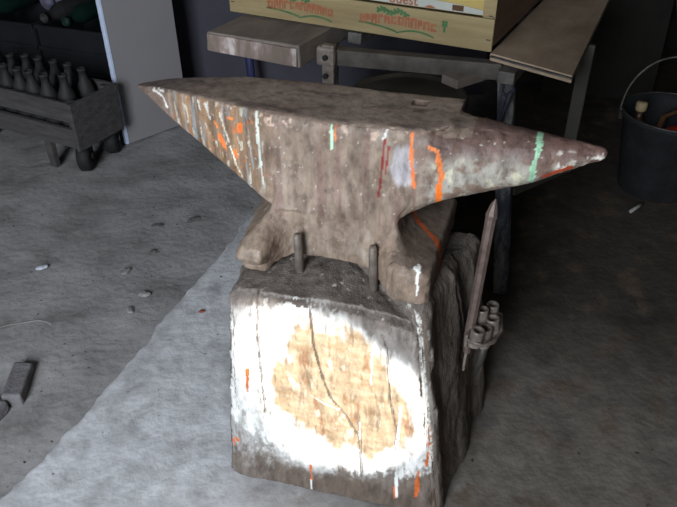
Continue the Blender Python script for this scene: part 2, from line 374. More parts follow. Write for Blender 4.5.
def stump_col(co, nn):
    v = co.z / ZT
    w_ = TR.lerp(BR, 1 - min(1, v)); l_ = TL.lerp(BL, 1 - min(1, v))
    u = (co.x - l_.x) / (w_.x - l_.x)
    if nn.z > 0.75 and v > 0.9:
        t = 0.5 + 0.5 * fbm(co.x * 18, co.y * 18, 2)
        c = mixc((0.115, 0.092, 0.078), (0.235, 0.20, 0.175), t)
        return mixc(c, (0.5, 0.47, 0.43), sstep(0.55, 0.75, fbm(co.x * 60, co.y * 60, 3)))
    if (nn.x > 0.55 and nn.y < 0.3) or (u > 1.03 and nn.x > .2):                          # right side: dark bark-brown
        t = 0.5 + 0.5 * fbm(co.x * 22, co.y * 22, co.z * 3)
        c = mixc((0.085, 0.068, 0.056), (0.19, 0.155, 0.13), t)
        e = co.y - lerp([(0, BR.y), (ZT, TR.y)], co.z)
        c = mixc(c, (0.5, 0.46, 0.42), 0.8 * sstep(0.15, 0.5, fbm(co.x * 50, co.y * 50, co.z * 30)) * (1 - sstep(0.02, 0.05, e)) * sstep(.3, .6, v))
        return c
    if nn.y > 0.3 or nn.x < -0.8: return mixc((0.09, 0.07, 0.06), GRY, 0.5 + 0.5 * fbm(co.x * 20, co.z * 4, co.y * 20))
    # front: a bare tan oval inside a ring of smeared white paint
    f1 = fbm(u * 6, v * 5, 1.1); f2 = fbm(u * 22, v * 9, 2.2); f3 = fbm(u * 60, v * 40, 5)
    base = mixc(BRN, GRY, 0.5 + 0.5 * f2)
    dt = math.hypot((u - 0.575 + 0.10 * (v - .55)) / 0.345, (v - 0.60) / 0.345) + 0.22 * f1 + 0.10 * f2
    dw = math.hypot((u - 0.50) / 0.56, (v - 0.58) / 0.46) + 0.12 * f1 + 0.10 * f2 + 0.07 * f3
    tr = sstep(-.02, .05, v - (.97 - .62 * (u - .58)) + .03 * f2) * sstep(.5, .6, u)
    c = mixc(base, WH, (1 - sstep(0.93, 1.06, dw)) * (1 - .85 * tr))
    wl = sstep(0.0, 0.4, 0.34 - u + 0.15 * f2 + 0.25 * f3) * (1 - sstep(.9, .97, v))
    c = mixc(c, (0.52, 0.51, 0.50), 0.8 * wl * sstep(0.93, 1.06, dw))
    tan = mixc(TAN, (0.55, 0.43, 0.30), 0.5 + 0.5 * fbm(u * 9, v * 30, 8))
    tan = mixc(tan, (0.33, 0.16, 0.08), sstep(0.35, 0.6, fbm(u * 16, v * 5, 11)) * 0.7)
    c = mixc(c, tan, 1 - sstep(0.86, 1.04, dt))
    c = mixc(c, (0.78, 0.72, 0.6), sstep(0.42, 0.6, fbm(u * 14, v * 6, 17)) * 0.5 * (1 - sstep(.9, 1, dt)))
    c = mixc(c, (0.16, 0.11, 0.08), 0.55 * sstep(0.45, 0.7, fbm(u * 30, v * 7, 14)))
    # grime along the foot of the block
    c = mixc(c, BRN, 0.85 * (1 - sstep(0.08, 0.2, v + 0.05 * f2)))
    # bare splintered top lip
    c = mixc(c, GRY, 0.85 * sstep(0.955, 0.985, v + 0.02 * f2 + 0.02 * f1))
    k = crack(u, v); c = mixc(c, (0.05, 0.03, 0.02), (1 - sstep(0.0006, 0.0022, k + .0014 * f2)) * 0.7)
    for pts, w1 in WDR:
        if segdist(u, v, pts, 1.25) < w1 * (0.8 + 0.6 * f2): c = (0.82, 0.82, 0.80)
    for pts, w1 in ODR:
        if segdist(u, v, pts, 1.25) < w1 * (0.8 + 0.8 * f2): c = ORG
    if u > 0.995: c = mixc(c, BRN, .8)
    if .975 < u < 1.0 and v > .3: c = mixc(c, (0.66, 0.63, 0.58), sstep(-0.3, 0.1, f3))
    return c
paint(blk, stump_col)

# ------------------------------------------------------------ anvil
AX = R(-17.5); AO = Vector((0, 1.115, 0)); FZ = 0.782
anvil = thing('anvil', 'big rusty two-horned iron anvil spiked to the wooden block, streaked with paint', 'anvil', AO + Vector((0, 0, ZT)), AX)
NEAR = [(-.392, -.004), (-.375, -.012), (-.319, -.030), (-.209, -.052), (-.115, -.070), (.009, -.075), (.13, -.070), (.165, -.060), (.205, -.035)]
FAR = [(-.392, .004), (-.375, .014), (-.346, .026), (-.32, .038), (-.2, .081), (-.05, .102), (.09, .096), (.205, .096)]
BOT = [(-.392, .768), (-.375, .760), (-.31, .724), (-.255, .690), (-.19, .650), (-.14, .618), (-.115, .600), (-.05, .58), (.11, .585), (.13, .606), (.15, .625), (.19, .643), (.215, .651)]
def loftx(bm, secs):
    rings = [[bm.verts.new(p) for p in sec] for sec in secs]; n = len(rings[0])
    for a, b in zip(rings, rings[1:]):
        for k in range(n): bm.faces.new((a[k], a[(k + 1) % n], b[(k + 1) % n], b[k]))
    bm.faces.new(rings[0][::-1]); bm.faces.new(rings[-1])
def sup(c_, a, zc, b, e, n=64):
    out = []
    for k in range(n):
        t = 2 * math.pi * k / n; ct, st = math.cos(t), math.sin(t)
        out.append((c_ + a * math.copysign(abs(ct) ** (2 / e), ct), zc + b * math.copysign(abs(st) ** (2 / e), st)))
    return out
bm = bmesh.new()
# upper beam: square beak to the left, table in the middle
secs = []
for k in range(121):
    s = -.392 + (.205 + .392) * k / 120
    zt = FZ - 0.002 * sstep(-.25, -.39, s) * 2 - 0.002 * math.exp(-((s) / .12) ** 2)
    if s < -.34: zt -= 0.006 * (-.34 - s) / .05
    n_, f_, b_ = lerp(NEAR, s), lerp(FAR, s), lerp(BOT, s)
    secs.append([(s, t, z) for t, z in sup((n_ + f_) / 2, (f_ - n_) / 2, (zt + b_) / 2, (zt - b_) / 2, 14)])
loftx(bm, secs); parts_bm = [bm]
# right round horn, growing out of the body
HW = [(.10, .071), (.19, .072), (.225, .064), (.27, .054), (.34, .038), (.385, .027), (.42, .017), (.436, .011), (.442, .005)]
HC = [(.10, .002), (.19, .004), (.27, -.004), (.34, -.014), (.44, -.021)]
HT = [(.10, FZ - .001), (.20, FZ - .001), (.27, .782), (.34, .780), (.40, .777), (.436, .774), (.442, .770)]
HB = [(.10, .59), (.130, .607), (.150, .625), (.19, .642), (.23, .655), (.27, .668), (.34, .698), (.385, .726), (.42, .745), (.436, .753), (.442, .761)]
HE = [(.10, 9), (.14, 7), (.18, 4.2), (.22, 2.9), (.27, 2.3), (.44, 2.0)]
bm = bmesh.new(); secs = []
for k in range(121):
    s = .10 + .342 * (k / 120)
    a, c_, zt, zb, e = lerp(HW, s), lerp(HC, s), lerp(HT, s), lerp(HB, s), lerp(HE, s)
    secs.append([(s, t, z) for t, z in sup(c_, a, (zt + zb) / 2, (zt - zb) / 2, e)])
loftx(bm, secs); parts_bm.append(bm)
# waist and spreading foot, sliced upwards
SL = [(.49, -.188), (.515, -.193), (.535, -.193), (.553, -.183), (.566, -.158), (.58, -.132), (.60, -.112), (.62, -.106), (.64, -.104), (.70, -.11)]
SR = [(.49, .203), (.545, .205), (.556, .201), (.562, .182), (.572, .154), (.585, .138), (.605, .131), (.625, .134), (.65, .15), (.70, .16)]
CT = [(.49, -.128), (.514, -.130), (.519, -.150), (.535, -.156), (.552, -.145), (.57, -.112), (.59, -.090), (.61, -.080), (.66, -.073), (.70, -.070)]
CTR = [(.49, -.136), (.548, -.138), (.558, -.130), (.572, -.108), (.59, -.088), (.61, -.080), (.66, -.073), (.70, -.070)]
bm = bmesh.new(); secs = []
for k in range(90):
    z = .49 + .21 * k / 89
    sl, sr = lerp(SL, z), lerp(SR, z); mid = lerp([(.49, -.076), (.56, -.074), (.62, -.070), (.70, -.070)], z)
    M = 70; near = []; far = []
    for i in range(M + 1):
        q = i / M; s = sl + (sr - sl) * q
        cl, cr = lerp(CT, z), lerp(CTR, z)
        wl = 1 - sstep(-.135, -.055, s) if z < .6 else 1 - sstep(-.14, 0, s)
        wr = sstep(.075, .150, s)
        t = mid + (cl - mid) * wl + (cr - mid) * wr
        er = 1 - ((abs(q - .5) * 2) ** 40)
        t *= 0.9 + 0.1 * er
        az = 0.020 * max(0, 1 - (s / .135) ** 2) if abs(s) < .135 else 0
        zz = max(z, .49 + az)
        near.append((s + .042 * min(1, max(0, -t / .13)) ** 2 * (1 - sstep(-.17, -.06, s)), t, zz)); far.append((s, -t + .012, zz))
    secs.append(near + far[::-1])
loftx(bm, secs); parts_bm.append(bm)
tmp = []
for k, b_ in enumerate(parts_bm):
    bmesh.ops.recalc_face_normals(b_, faces=b_.faces)
    me = bpy.data.meshes.new('t%d' % k); b_.to_mesh(me); b_.free(); tmp.append(me)
bm = bmesh.new()
for me in tmp: bm.from_mesh(me)
me = bpy.data.meshes.new('raw'); bm.to_mesh(me); bm.free()
raw = bpy.data.objects.new('raw', me); C.objects.link(raw)
md = raw.modifiers.new('r', 'REMESH'); md.mode = 'VOXEL'; md.voxel_size = 0.0024; md.adaptivity = 0
md = raw.modifiers.new('s', 'SMOOTH'); md.factor = 0.5; md.iterations = 3
dg = bpy.context.evaluated_depsgraph_get(); dg.update()
am = bpy.data.meshes.new_from_object(raw.evaluated_get(dg)); am.name = 'anvil_body'
bpy.data.objects.remove(raw)
for me in tmp: bpy.data.meshes.remove(me)
am.materials.clear()
# pitted, hammered surface, chipped arrises and the small square hardy hole in the table
for v, nn in zip(am.vertices, [v.normal.copy() for v in am.vertices]):
    s, t, z = v.co
    dk = .4 if nn.z > .8 and s < .23 else 1
    d = dk * (0.0012 * fbm(s * 26, t * 26, z * 26) + 0.0007 * fbm(s * 80, t * 80, z * 80, 3))
    edge = sstep(.70, .778, z) * (abs(nn.y) < .93) * (nn.z < .97)
    d -= 0.004 * max(0, fbm(s * 30, t * 8, 3)) * edge
    if nn.z < .5 and z < .6: d += 0.0012 * fbm(s * 40, t * 40, z * 40)
    v.co = v.co + nn * d
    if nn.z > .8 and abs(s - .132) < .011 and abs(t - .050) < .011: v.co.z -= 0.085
    v.co.z -= ZT
body = obj('anvil_body', am, None, anvil, smooth=True)
m_anvil = mat('anvil_iron', [(0.32, (0.55, 0.52, 0.50)), (0.5, (0.95, 0.94, 0.92)), (0.68, (1.28, 1.28, 1.27))], scale=60, stretch=(1, 1, .4), rough=0.5, bump=0.16, metallic=0.0, attr='paint')
am.materials.append(m_anvil)
LG = (0.56, 0.62, 0.52); GN = (0.36, 0.62, 0.42)
STK = [([(-.124, .780), (-.123, .707), (-.120, .644)], .0030, (.62, .64, .58)),
       ([(.011, .779), (.011, .735)], .0025, (.45, .72, .50)), ([(.018, .780), (.018, .750)], .0022, (.75, .22, .07)),
       ([(.103, .781), (.099, .762)], .0026, (.68, .66, .64)), ([(.101, .761), (.098, .71), (.094, .655)], .0022, (.27, .04, .04)), ([(.108, .75), (.104, .70)], .0018, (.27, .05, .05)),
       ([(.143, .775), (.145, .74), (.148, .715), (.154, .683)], .0036, (.82, .22, .07)),
       ([(.173, .757), (.187, .752)], .0035, (.80, .22, .05)), ([(.187, .752), (.196, .71), (.196, .690)], .0050, (.84, .24, .07)), ([(.196, .69), (.194, .640), (.192, .630)], .0062, (.88, .20, .03)),
       ([(.334, .796), (.340, .772), (.338, .750), (.337, .71)], .0050, GN), ([(.326, .790), (.346, .786)], .0060, (.40, .55, .38)),
       ([(.356, .722), (.391, .742)], .0055, (.42, .07, .03)),
       ([(-.160, .748), (-.162, .738)], .006, (.82, .20, .05)), ([(-.203, .716), (-.198, .700)], .006, (.82, .20, .05)), ([(-.174, .695), (-.172, .683)], .005, (.82, .20, .05)),
       ([(-.174, .757), (-.184, .755)], .003, (.82, .25, .08)), ([(-.213, .742), (-.209, .735)], .003, (.75, .22, .05)),
       ([(-.346, .774), (-.328, .768)], .0035, (.62, .60, .57)), ([(-.325, .766), (-.317, .748)], .0028, (.66, .64, .60)), ([(-.338, .779), (-.322, .776)], .0022, (.6, .58, .55)),  # pale strokes paint a white glint on the left tip
       ([(.180, .565), (.183, .545), (.184, .512)], .0028, (.88, .88, .86)), ([(.176, .560), (.184, .557)], .0035, (.86, .86, .84)),
       ([(-.184, .700), (-.176, .672), (-.168, .655)], .0022, (.72, .66, .52)), ([(-.20, .76), (-.192, .73), (-.186, .71)], .0020, (.72, .66, .52)),
       ([(-.229, .772), (-.222, .745)], .0025, (.60, .62, .60)), ([(-.245, .775), (-.242, .76)], .0022, (.5, .5, .45))]
BRO = (0.235, 0.168, 0.125); GRI = (0.37, 0.335, 0.285); RED = (0.205, 0.115, 0.10); DKB = (0.115, 0.088, 0.075)
def anvil_col(co, nn):
    s, t, z = co.x, co.y, co.z + ZT
    f1 = fbm(s * 7, t * 7, z * 4, 4); f2 = fbm(s * 28, t * 20, z * 9, 4); f3 = fbm(s * 75, t * 75, z * 40, 3)
    if abs(s - .132) < .0155 and abs(t - .050) < .0155 and z < .7805: return (.05, .04, .035)  # shade inside the hardy hole painted in as near-black
    if nn.z > 0.80 and z > .70 and s < .235:
        c = mixc((0.22, 0.16, 0.13), (0.35, 0.27, 0.22), 0.5 + 0.7 * f1)
        c = mixc(c, DKB, sstep(0.1, 0.7, fbm(s * 16, t * 34, 2)) * 0.8)
        c = mixc(c, (0.08, 0.065, 0.06), sstep(-.24, -.36, s + .02 * f2) * .75)
        return c
    # streaky sides
    st = fbm(s * 46, t * 5, z * 2.0, 4)
    c = mixc(BRO, (0.36, 0.285, 0.228), 0.5 + 0.55 * f1)
    c = mixc(c, RED, sstep(0.0, 0.55, st) * 0.6)
    c = mixc(c, (0.43, 0.395, 0.36), sstep(0.15, 0.6, fbm(s * 12, t * 4, z * 9 + 5)) * 0.6)
    c = mixc(c, (0.15, 0.105, 0.08), sstep(0.0, 0.6, fbm(s * 24 + 7, t * 9, z * 8)) * 0.65)
    c = mixc(c, (0.12, 0.09, 0.075), sstep(0.25, 0.6, fbm(s * 50 + 3, t * 30, z * 50)) * 0.45)
    if s < -.08:                                        # left beak: vertical runs of old paint
        k = sstep(-.08, -.15, s) * sstep(.60, .64, z) * (1 - sstep(-.28, -.34, s))
        cc = mixc((0.10, 0.075, 0.06), (0.40, 0.23, 0.12), 0.5 + .7 * fbm(s * 90, 1, z * 3)); cc = mixc(cc, (.29, .30, .31), sstep(.2, .5, fbm(s * 110, 9, z * 6)))
        cc = mixc(cc, (.62, .58, .48), sstep(.45, .6, fbm(s * 100, 4, z * 26)))
        cc = mixc(cc, (.50, .16, .06), sstep(.55, .62, fbm(s * 60, 6, z * 40)))
        c = mixc(c, cc, .85 * k)
    c = mixc(c, (.11, .075, .065), .8 * sstep(-.31, -.37, s + .01 * f2))
    hz = lerp(HT, s) - z                                # depth below the crest of the right horn
    if s > .15:
        g = mixc(GRI, (0.40, 0.375, 0.33), 0.5 + .6 * f2); g = mixc(g, (.20, .12, .085), sstep(.0, .45, fbm(s * 30, 8, z * 30)) * .8); g = mixc(g, (.16, .12, .10), sstep(.2, .5, fbm(s * 70, 3, z * 45)) * .6)
        g = mixc(g, (.60, .56, .42), sstep(.42, .6, fbm(s * 34, 2, z * 22)) * .8)
        top = mixc((0.10, 0.06, 0.052), (0.19, 0.12, 0.10), .5 + .6 * f2)
        kk = sstep(.018, .060, hz + .026 * f1) if s < .36 else sstep(.008, .022, hz + .01 * f1)
        c2 = mixc(top, g, kk)
        if s > .34:
            c2 = mixc(c2, (.16, .09, .075), .7 * sstep(.335, .36, s) * (1 - sstep(.2, .5, f3)))
            c2 = mixc(c2, (.66, .62, .55), sstep(.12, .4, fbm(s * 60, 5, z * 60)) * sstep(.36, .38, s) * sstep(.006, .014, hz))
        c = mixc(c, c2, sstep(.15, .19, s) * (z > .60))
    # lavender-grey peeled patch beside the orange runs
    d = math.hypot((s - .133) / .024, (z - .722) / .042) + .5 * f2
    if t < 0 and z > .6: c = mixc(c, (.47, .44, .47), (1 - sstep(.7, 1.0, d)) * .85)
    # broken orange-white fleck line under the table edge
    if t < 0 and -.2 < s < .15 and z > .758: c = mixc(c, (.62, .45, .36), sstep(.30, .5, f3) * .8)
    c = mixc(c, (.66, .63, .58), sstep(.70, .80, fbm(s * 150, t * 150, z * 150, 2)) * .6)
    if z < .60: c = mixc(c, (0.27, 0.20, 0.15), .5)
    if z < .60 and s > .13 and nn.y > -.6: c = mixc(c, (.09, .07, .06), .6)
    if .56 > 0 and z < .60 and nn.y > -.75 and s > .12:
        if segdist(s, t, [(.128, .045), (.139, .015), (.158, -.004), (.186, -.023), (.209, -.050)]) < .006 * (.9 + .5 * f3): c = (.48, .10, .03)
        if s > .195 and z < .565 and abs(t + .045 + .02 * f1) < .006: c = (.48, .10, .03)
    if t < 0.01 and (z > .60 or t < -.115):
        for pts, w1, col in STK:
            if segdist(s, z, pts) < w1 * (0.85 + 0.5 * f3): c = col
    return c
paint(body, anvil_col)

# spikes driven through the foot of the anvil into the block
def spike(name, label, loc, lean, h):
    bm = bmesh.new()
    tube(bm, [(0, 0, -0.01), (0, 0, h * .5), (0, 0, h * .93), (0, 0, h)], [.0078, .0080, .0076, .0055], 14)
    o = obj(name, bm, m_iron, None, smooth=True, loc=loc, rot=lean); tag(o, label, 'spike'); return o
spike('iron_spike', 'left of the two upright iron spikes standing against the anvil base', (-.0715, 1.031, ZT - .004), (R(-3), R(-2), 0), .082)
spike('iron_spike', 'right of the two upright iron spikes, beside rust at the anvil foot', (.0630, .986, ZT - .006), (R(-3), R(-2), 0), .088)

# ------------------------------------------------------------ tool holder and punch on the side of the block
hold = thing('tool_holder', 'rusty cluster of pipe sockets nailed to the right side of the block', 'holder', (.264, 1.022, .365), R(61))
bm = bmesh.new(); box(bm, (0, -.002, -.004), (.10, .006, .030), bevel=.002); box(bm, (-.012, .002, -.055), (.022, .006, .10), rot=(0, R(4), 0), bevel=.002); obj('bracket', bm, m_iron, hold)
def socket(x, y, z, r, h, tilt=0):
    bm = bmesh.new(); lathe(bm, [(r * .72, -h / 2), (r, -h / 2 + .002), (r, h / 2 - .002), (r * .93, h / 2), (r * .68, h / 2), (r * .66, -h / 2 + .006), (0, -h / 2 + .006)], 20)
    obj('socket', bm, m_iron, hold, smooth=False, loc=(x, y, z), rot=(tilt, 0, 0))
socket(-.040, -.018, .006, .013, .040, R(6)); socket(-.012, -.026, -.010, .014, .046); socket(.016, -.032, -.006, .0145, .048, R(-5)); socket(.044, -.020, .012, .0125, .032); socket(.010, -.010, .022, .012, .030)
bm = bmesh.new(); tube(bm, [(-.052, -.004, .004), (-.052, -.034, .002), (-.02, -.046, -.010), (.02, -.050, -.012), (.054, -.036, .0), (.054, -.004, .004)], .0045, 8); obj('strap', bm, m_iron, hold, smooth=True)
bm = bmesh.new(); tube(bm, [(-.004, -.028, -.03), (-.006, -.026, -.07), (-.012, -.020, -.115)], [.009, .008, .004], 10); obj('peg', bm, m_darkmetal, hold, smooth=True)
bm = bmesh.new()
tube(bm, [(.258, 1.062, .300), (.262, 1.066, .34), (.290, 1.082, .585), (.2915, 1.083, .593), (.2945, 1.085, .612), (.297, 1.086, .622)], [.0075, .0098, .0098, .0112, .0062, .0015], 8)
for v in bm.verts: v.co += Vector((-.006 - .02 * (v.co.z - .30) / .32, -.060, .012 + .012 * (v.co.z - .30) / .32))
pu = obj('pointed_punch', bm, m_handle); tag(pu, 'rusty pointed steel punch leaning upright in the socket cluster beside the block', 'punch')

# ------------------------------------------------------------ workbench (local p along the front, q into the depth)
BP = Vector((-.301, 1.955, 0)); BA = math.atan2(-.457, .889)
bench = thing('workbench', 'grimy metal-framed workbench behind the anvil with worn board top', 'workbench', BP, BA)
TOP = .70
def bpart(name, bm, m, par=bench, smooth=False): return obj(name, bm, m, par, smooth)
bm = bmesh.new(); box(bm, (.846, .33, TOP - .009), (.205, .78, .018), bevel=.002)
for v in bm.verts:                                       # front edge cut slightly askew, right edge slanting
    if v.co.y < .1: v.co.y += .055 - .30 * (v.co.x - .76)
    if v.co.y > .1 and v.co.x > .85: v.co.x -= .04
bpart('board', bm, m_board)
bm = bmesh.new(); beam(bm, (.747, -.006, TOP - .005), (.948, -.066, TOP - .005), .010, .0035, bevel=.001); bpart('edge_trim', bm, m_metal)
bm = bmesh.new(); beam(bm, (.35, -.070, .655), (.77, .022, .655), .034, .040); bpart('front_rail', bm, m_rail)
bm = bmesh.new(); beam(bm, (.02, .50, .655), (.80, .50, .655), .034, .040); bpart('back_rail', bm, m_metal)
bm = bmesh.new(); box(bm, (.53, .36, TOP - .013), (.36, .46, .022), bevel=.003); bpart('under_board', bm, m_plank)
bm = bmesh.new(); box(bm, (.36, .50, .665), (.04, .9, .03), bevel=.003); box(bm, (.80, .30, .664), (.04, .7, .03), bevel=.003); bpart('cross_bearer', bm, m_metal)
def leg(a, b, wd, m, holes=(), ear=False):
    bm = bmesh.new(); beam(bm, a, b, wd, wd * .55, up=(0, 1, 0), bevel=.003)
    if ear: box(bm, (a[0] - .006, a[1] - .004, a[2] - .030), (.052, .020, .050), bevel=.008)
    l = bpart('leg', bm, m)
    for hz in holes:
        bm = bmesh.new(); t = (a[2] - hz) / (a[2] - b[2]); p = Vector(a).lerp(Vector(b), t)
        lathe(bm, [(.0001, 0), (.007, 0), (.007, .006), (.0001, .006)], 14, center=(p.x - .002, p.y - wd * .28 - .012, p.z), M=Matrix.Rotation(R(-90), 3, 'X'))
        h = obj('bolt_hole', bm, m_rubber, l)
leg((.358, -.090, .690), (.358, -.085, 0.003), .034, m_iron, (.660, .612), True)
leg((.792, -.012, .672), (.858, .024, 0.003), .040, m_bluegrime)
bm = bmesh.new(); beam(bm, (.935, .215, .688), (.938, .220, .33), .034, .018, up=(0, 1, 0), bevel=.003); bpart('side_strut', bm, m_drumside)
bm = bmesh.new(); beam(bm, (.938, .225, .335), (.840, .030, .335), .022, .022); bpart('side_rail', bm, m_drumside)
leg((.05, .52, .680), (.05, .52, -.012), .036, m_metal)
bm = bmesh.new(); tube(bm, [(.790, -.036, .648), (.812, -.040, .652), (.822, -.040, .636), (.806, -.040, .618), (.790, -.038, .626), (.792, -.036, .645)], .0045, 8); tube(bm, [(.815, -.04, .63), (.800, -.038, .56), (.812, -.034, .46)], .006, 8); bpart('hook', bm, m_bluegrime, smooth=True)
# short board stub jutting out under the crate
bm = bmesh.new(); box(bm, (.715, .045, .634), (.055, .22, .022), rot=(R(0), 0, R(-26)), bevel=.002)
bpart('bearer_stub', bm, m_plank)
# thick loose plank on the left
pl = thing('wooden_plank', 'thick short plank with paint-smeared end lying under the crate, left', 'plank', BP, BA)
bm = bmesh.new(); box(bm, (.172, .14, TOP - .030), (.276, .60, .052), bevel=.004, jitter=.003)
o = obj('plank_body', bm, m_plank, pl)
bm = bmesh.new(); box(bm, (.172, -.162, TOP - .031), (.268, .006, .045), bevel=.002); obj('end_grain', bm, m_plankend, pl)

# fruit crate
cr = thing('fruit_crate', 'pale wooden fruit crate with red and green print standing on the bench', 'crate', (BP.x, BP.y, TOP), BA)
CW, CD = .745, .50
def slat(name, c, s, m, par=cr): bm = bmesh.new(); box(bm, c, s, bevel=.0015); return obj(name, bm, m, par)
lo = slat('front_slat', (CW / 2, .004, .040), (CW, .008, .076), m_crate)
up = slat('front_slat', (CW / 2, .004, .154), (CW, .008, .142), m_crate)
slat('back_slat', (CW / 2, CD - .004, .060), (CW, .008, .108), m_crate); slat('back_slat', (CW / 2, CD - .004, .172), (CW, .008, .100), m_crate)
slat('side_panel', (CW - .006, CD / 2, .118), (.010, CD - .02, .215), m_crate_s); slat('side_panel', (.006, CD / 2, .118), (.010, CD - .02, .215), m_crate_s)
slat('bottom_panel', (CW / 2, CD / 2, .008), (CW - .02, CD - .02, .006), m_crate)
for x in (.020, CW - .020):
    for y in (.022, CD - .022): slat('corner_post', (x, y, .118), (.026, .026, .232), m_crate)
for x in (.006, CW - .010):
    for z in (.03, .085, .14, .2):
        bm = bmesh.new(); box(bm, (x + (.0 if x > .1 else .006), -.0008, z), (.010, .0016, .0025)); obj('staple', bm, m_darkmetal, cr)
def ribbon(bm, pts, y=-.0009, th=.0008):
    v1 = [bm.verts.new((x, y, z)) for x, z in pts]; bm.faces.new(v1)
# printing: white wave band, yellow field, word, red lettering blurs, green sprigs and underlines
bm = bmesh.new(); n_ = 40; a_ = []
def band(bm, x0, x1, lo_f, hi_f, n=40, y=-.0008):
    A = [bm.verts.new((x0 + (x1 - x0) * k / n, y, lo_f(x0 + (x1 - x0) * k / n))) for k in range(n + 1)]
    B = [bm.verts.new((x0 + (x1 - x0) * k / n, y, hi_f(x0 + (x1 - x0) * k / n))) for k in range(n + 1)]
    for k in range(n): bm.faces.new((A[k], A[k + 1], B[k + 1], B[k]))
band(bm, .36, .715, lambda x: .085, lambda x: .108 - .012 * sstep(.5, .7, x) + .004 * math.sin((x - .3) * 23)); obj('white_print', bm, m_white, up)
bm = bmesh.new(); band(bm, .36, .715, lambda x: .109 - .012 * sstep(.5, .7, x) + .004 * math.sin((x - .3) * 23), lambda x: .218); obj('yellow_print', bm, m_yellow, up)
def text(body, x, z, size, m, par, y=-.0014, bold=.0):
    cu = bpy.data.curves.new('t', 'FONT'); cu.body = body; cu.size = size; cu.extrude = .0003; cu.offset = bold; cu.align_x = 'CENTER'
    t = bpy.data.objects.new('t', cu); C.objects.link(t); bpy.context.view_layer.update()
    me = bpy.data.meshes.new_from_object(t.evaluated_get(bpy.context.evaluated_depsgraph_get())); bpy.data.objects.remove(t)
    o = obj('lettering', me, m, par, loc=(x, y, z), rot=(R(90), 0, 0)); return o
text('ouest', .515, .0865, .034, m_redink, up, bold=.0006)
bm = bmesh.new(); band(bm, .570, .600, lambda x: .0855, lambda x: .0855 + .006 * math.sin(max(0, min(1, (x - .570) / .03)) * math.pi), 10, -.0014); obj('red_print', bm, m_redink, up)
bm = bmesh.new(); band(bm, .640, .668, lambda x: .087, lambda x: .100, 8, -.0014); obj('dark_print', bm, m_brown, up)
def logo(x0, wdt):
    rnd = random.Random(int(x0 * 1000) + 3)
    bm = bmesh.new(); x = x0; k = 0; zc = .038
    while x < x0 + wdt:                                # chunky worn letter shapes, illegible in the photograph
        lw = rnd.uniform(.014, .020); h = .022 + .003 * math.sin(k); zb = zc + .006 * math.sin((x - x0) / wdt * math.pi) - h / 2
        band(bm, x, x + lw * .36, lambda q: zb, lambda q: zb + h, 2)
        zq = zb + rnd.choice((0, h * .38, h * .7)); band(bm, x + lw * .36, x + lw * .86, lambda q: zq, lambda q: zq + h * .34, 2)
        zq2 = zb + h * .72; band(bm, x + lw * .36, x + lw * .86, lambda q: zq2, lambda q: zb + h * .98, 2, -.0010)
        if rnd.random() < .6: band(bm, x + lw * .62, x + lw * .9, lambda q: zb, lambda q: zb + h * .9, 2, -.0012)
        x += lw; k += 1
    obj('red_print', bm, m_redink, lo)
    bm = bmesh.new(); band(bm, x0 - .004, x0 + wdt * .50, lambda q: .026 - .012 * ((q - x0) / wdt * 2) ** 2, lambda q: .0305 - .011 * ((q - x0) / wdt * 2) ** 2, 20)
    band(bm, x0 + wdt * .50, x0 + wdt, lambda q: .012 + .010 * math.sin((q - x0 - wdt * .5) / wdt * 6), lambda q: .0165 + .010 * math.sin((q - x0 - wdt * .5) / wdt * 6), 20)
    for k in range(9):                                 # leafy sprig
        cx_ = x0 + wdt * (.26 + .045 * k); cz = .064 + .004 * math.sin(k * 1.3)
        pts = [(cx_ + .008 * math.cos(a) * (1 + .4 * math.cos(3 * a)), cz + .006 * math.sin(a) * (1 + .4 * math.cos(3 * a))) for a in [2 * math.pi * j / 14 for j in range(14)]]
        bm.faces.new([bm.verts.new((px_, -.0010 - k * .00003, pz_)) for px_, pz_ in pts])
    obj('green_print', bm, m_greenink, lo)
logo(.125, .195); logo(.400, .200)
bm = bmesh.new(); band(bm, .618, .632, lambda x: .046, lambda x: .060, 3); band(bm, .622, .628, lambda x: .032, lambda x: .046, 3); obj('green_print', bm, m_greenink, lo)
# black tarp corner between crate and wall, left
# ------------------------------------------------------------ drum and odds under the bench
dr = thing('metal_drum', 'low round drum with dusty brown lid under the bench', 'drum', (.235, 2.20, 0.002))
bm = bmesh.new(); lathe(bm, [(.19, 0), (.195, .01), (.192, .17), (.197, .18), (.192, .19), (.195, .34), (.19, .352)], 40); obj('drum_body', bm, m_drumside, dr, smooth=True)
bm = bmesh.new(); lathe(bm, [(.0001, .356), (.16, .356), (.178, .354), (.184, .362), (.195, .364), (.200, .358), (.198, .346), (.196, .346)], 40); obj('lid', bm, m_drum, dr, smooth=True)
bm = bmesh.new()
tube(bm, [(-.02 + .05 * math.cos(a), 1.98 + .05 * math.sin(a), .44 + .008 * a) for a in [k * .35 for k in range(26)]], .006, 8)
o = obj('coiled_hose', bm, m_metal, None, smooth=True); o.location.z = -.10; o.location.y = .12; tag(o, 'small grey coil of cable on the dark box under the bench', 'cable')
bm = bmesh.new(); box(bm, (-.06, 2.20, .169), (.16, .24, .335), bevel=.01); o = obj('dark_box', bm, m_dark); tag(o, 'upright dark box under the bench left of the drum', 'box')
bm = bmesh.new(); tube(bm, [(-.375, 2.92, .003), (-.385, 2.93, .2), (-.395, 2.94, .34)], .018, 12); o = obj('blue_pipe', bm, plain('deep_blue_plastic', (.035, .04, .11), .5), None, smooth=True); tag(o, 'short dark blue pipe standing against the slate wall behind the plank', 'pipe')
bm = bmesh.new(); beam(bm, (-.44, 2.52, -.012), (-.30, 2.62, -.012), .012, .02); o = obj('blue_strip', bm, plain('blue_strip_paint', (.045, .065, .19), .6)); tag(o, 'dark blue strip lying on the dirt just behind the left horn', 'strip')

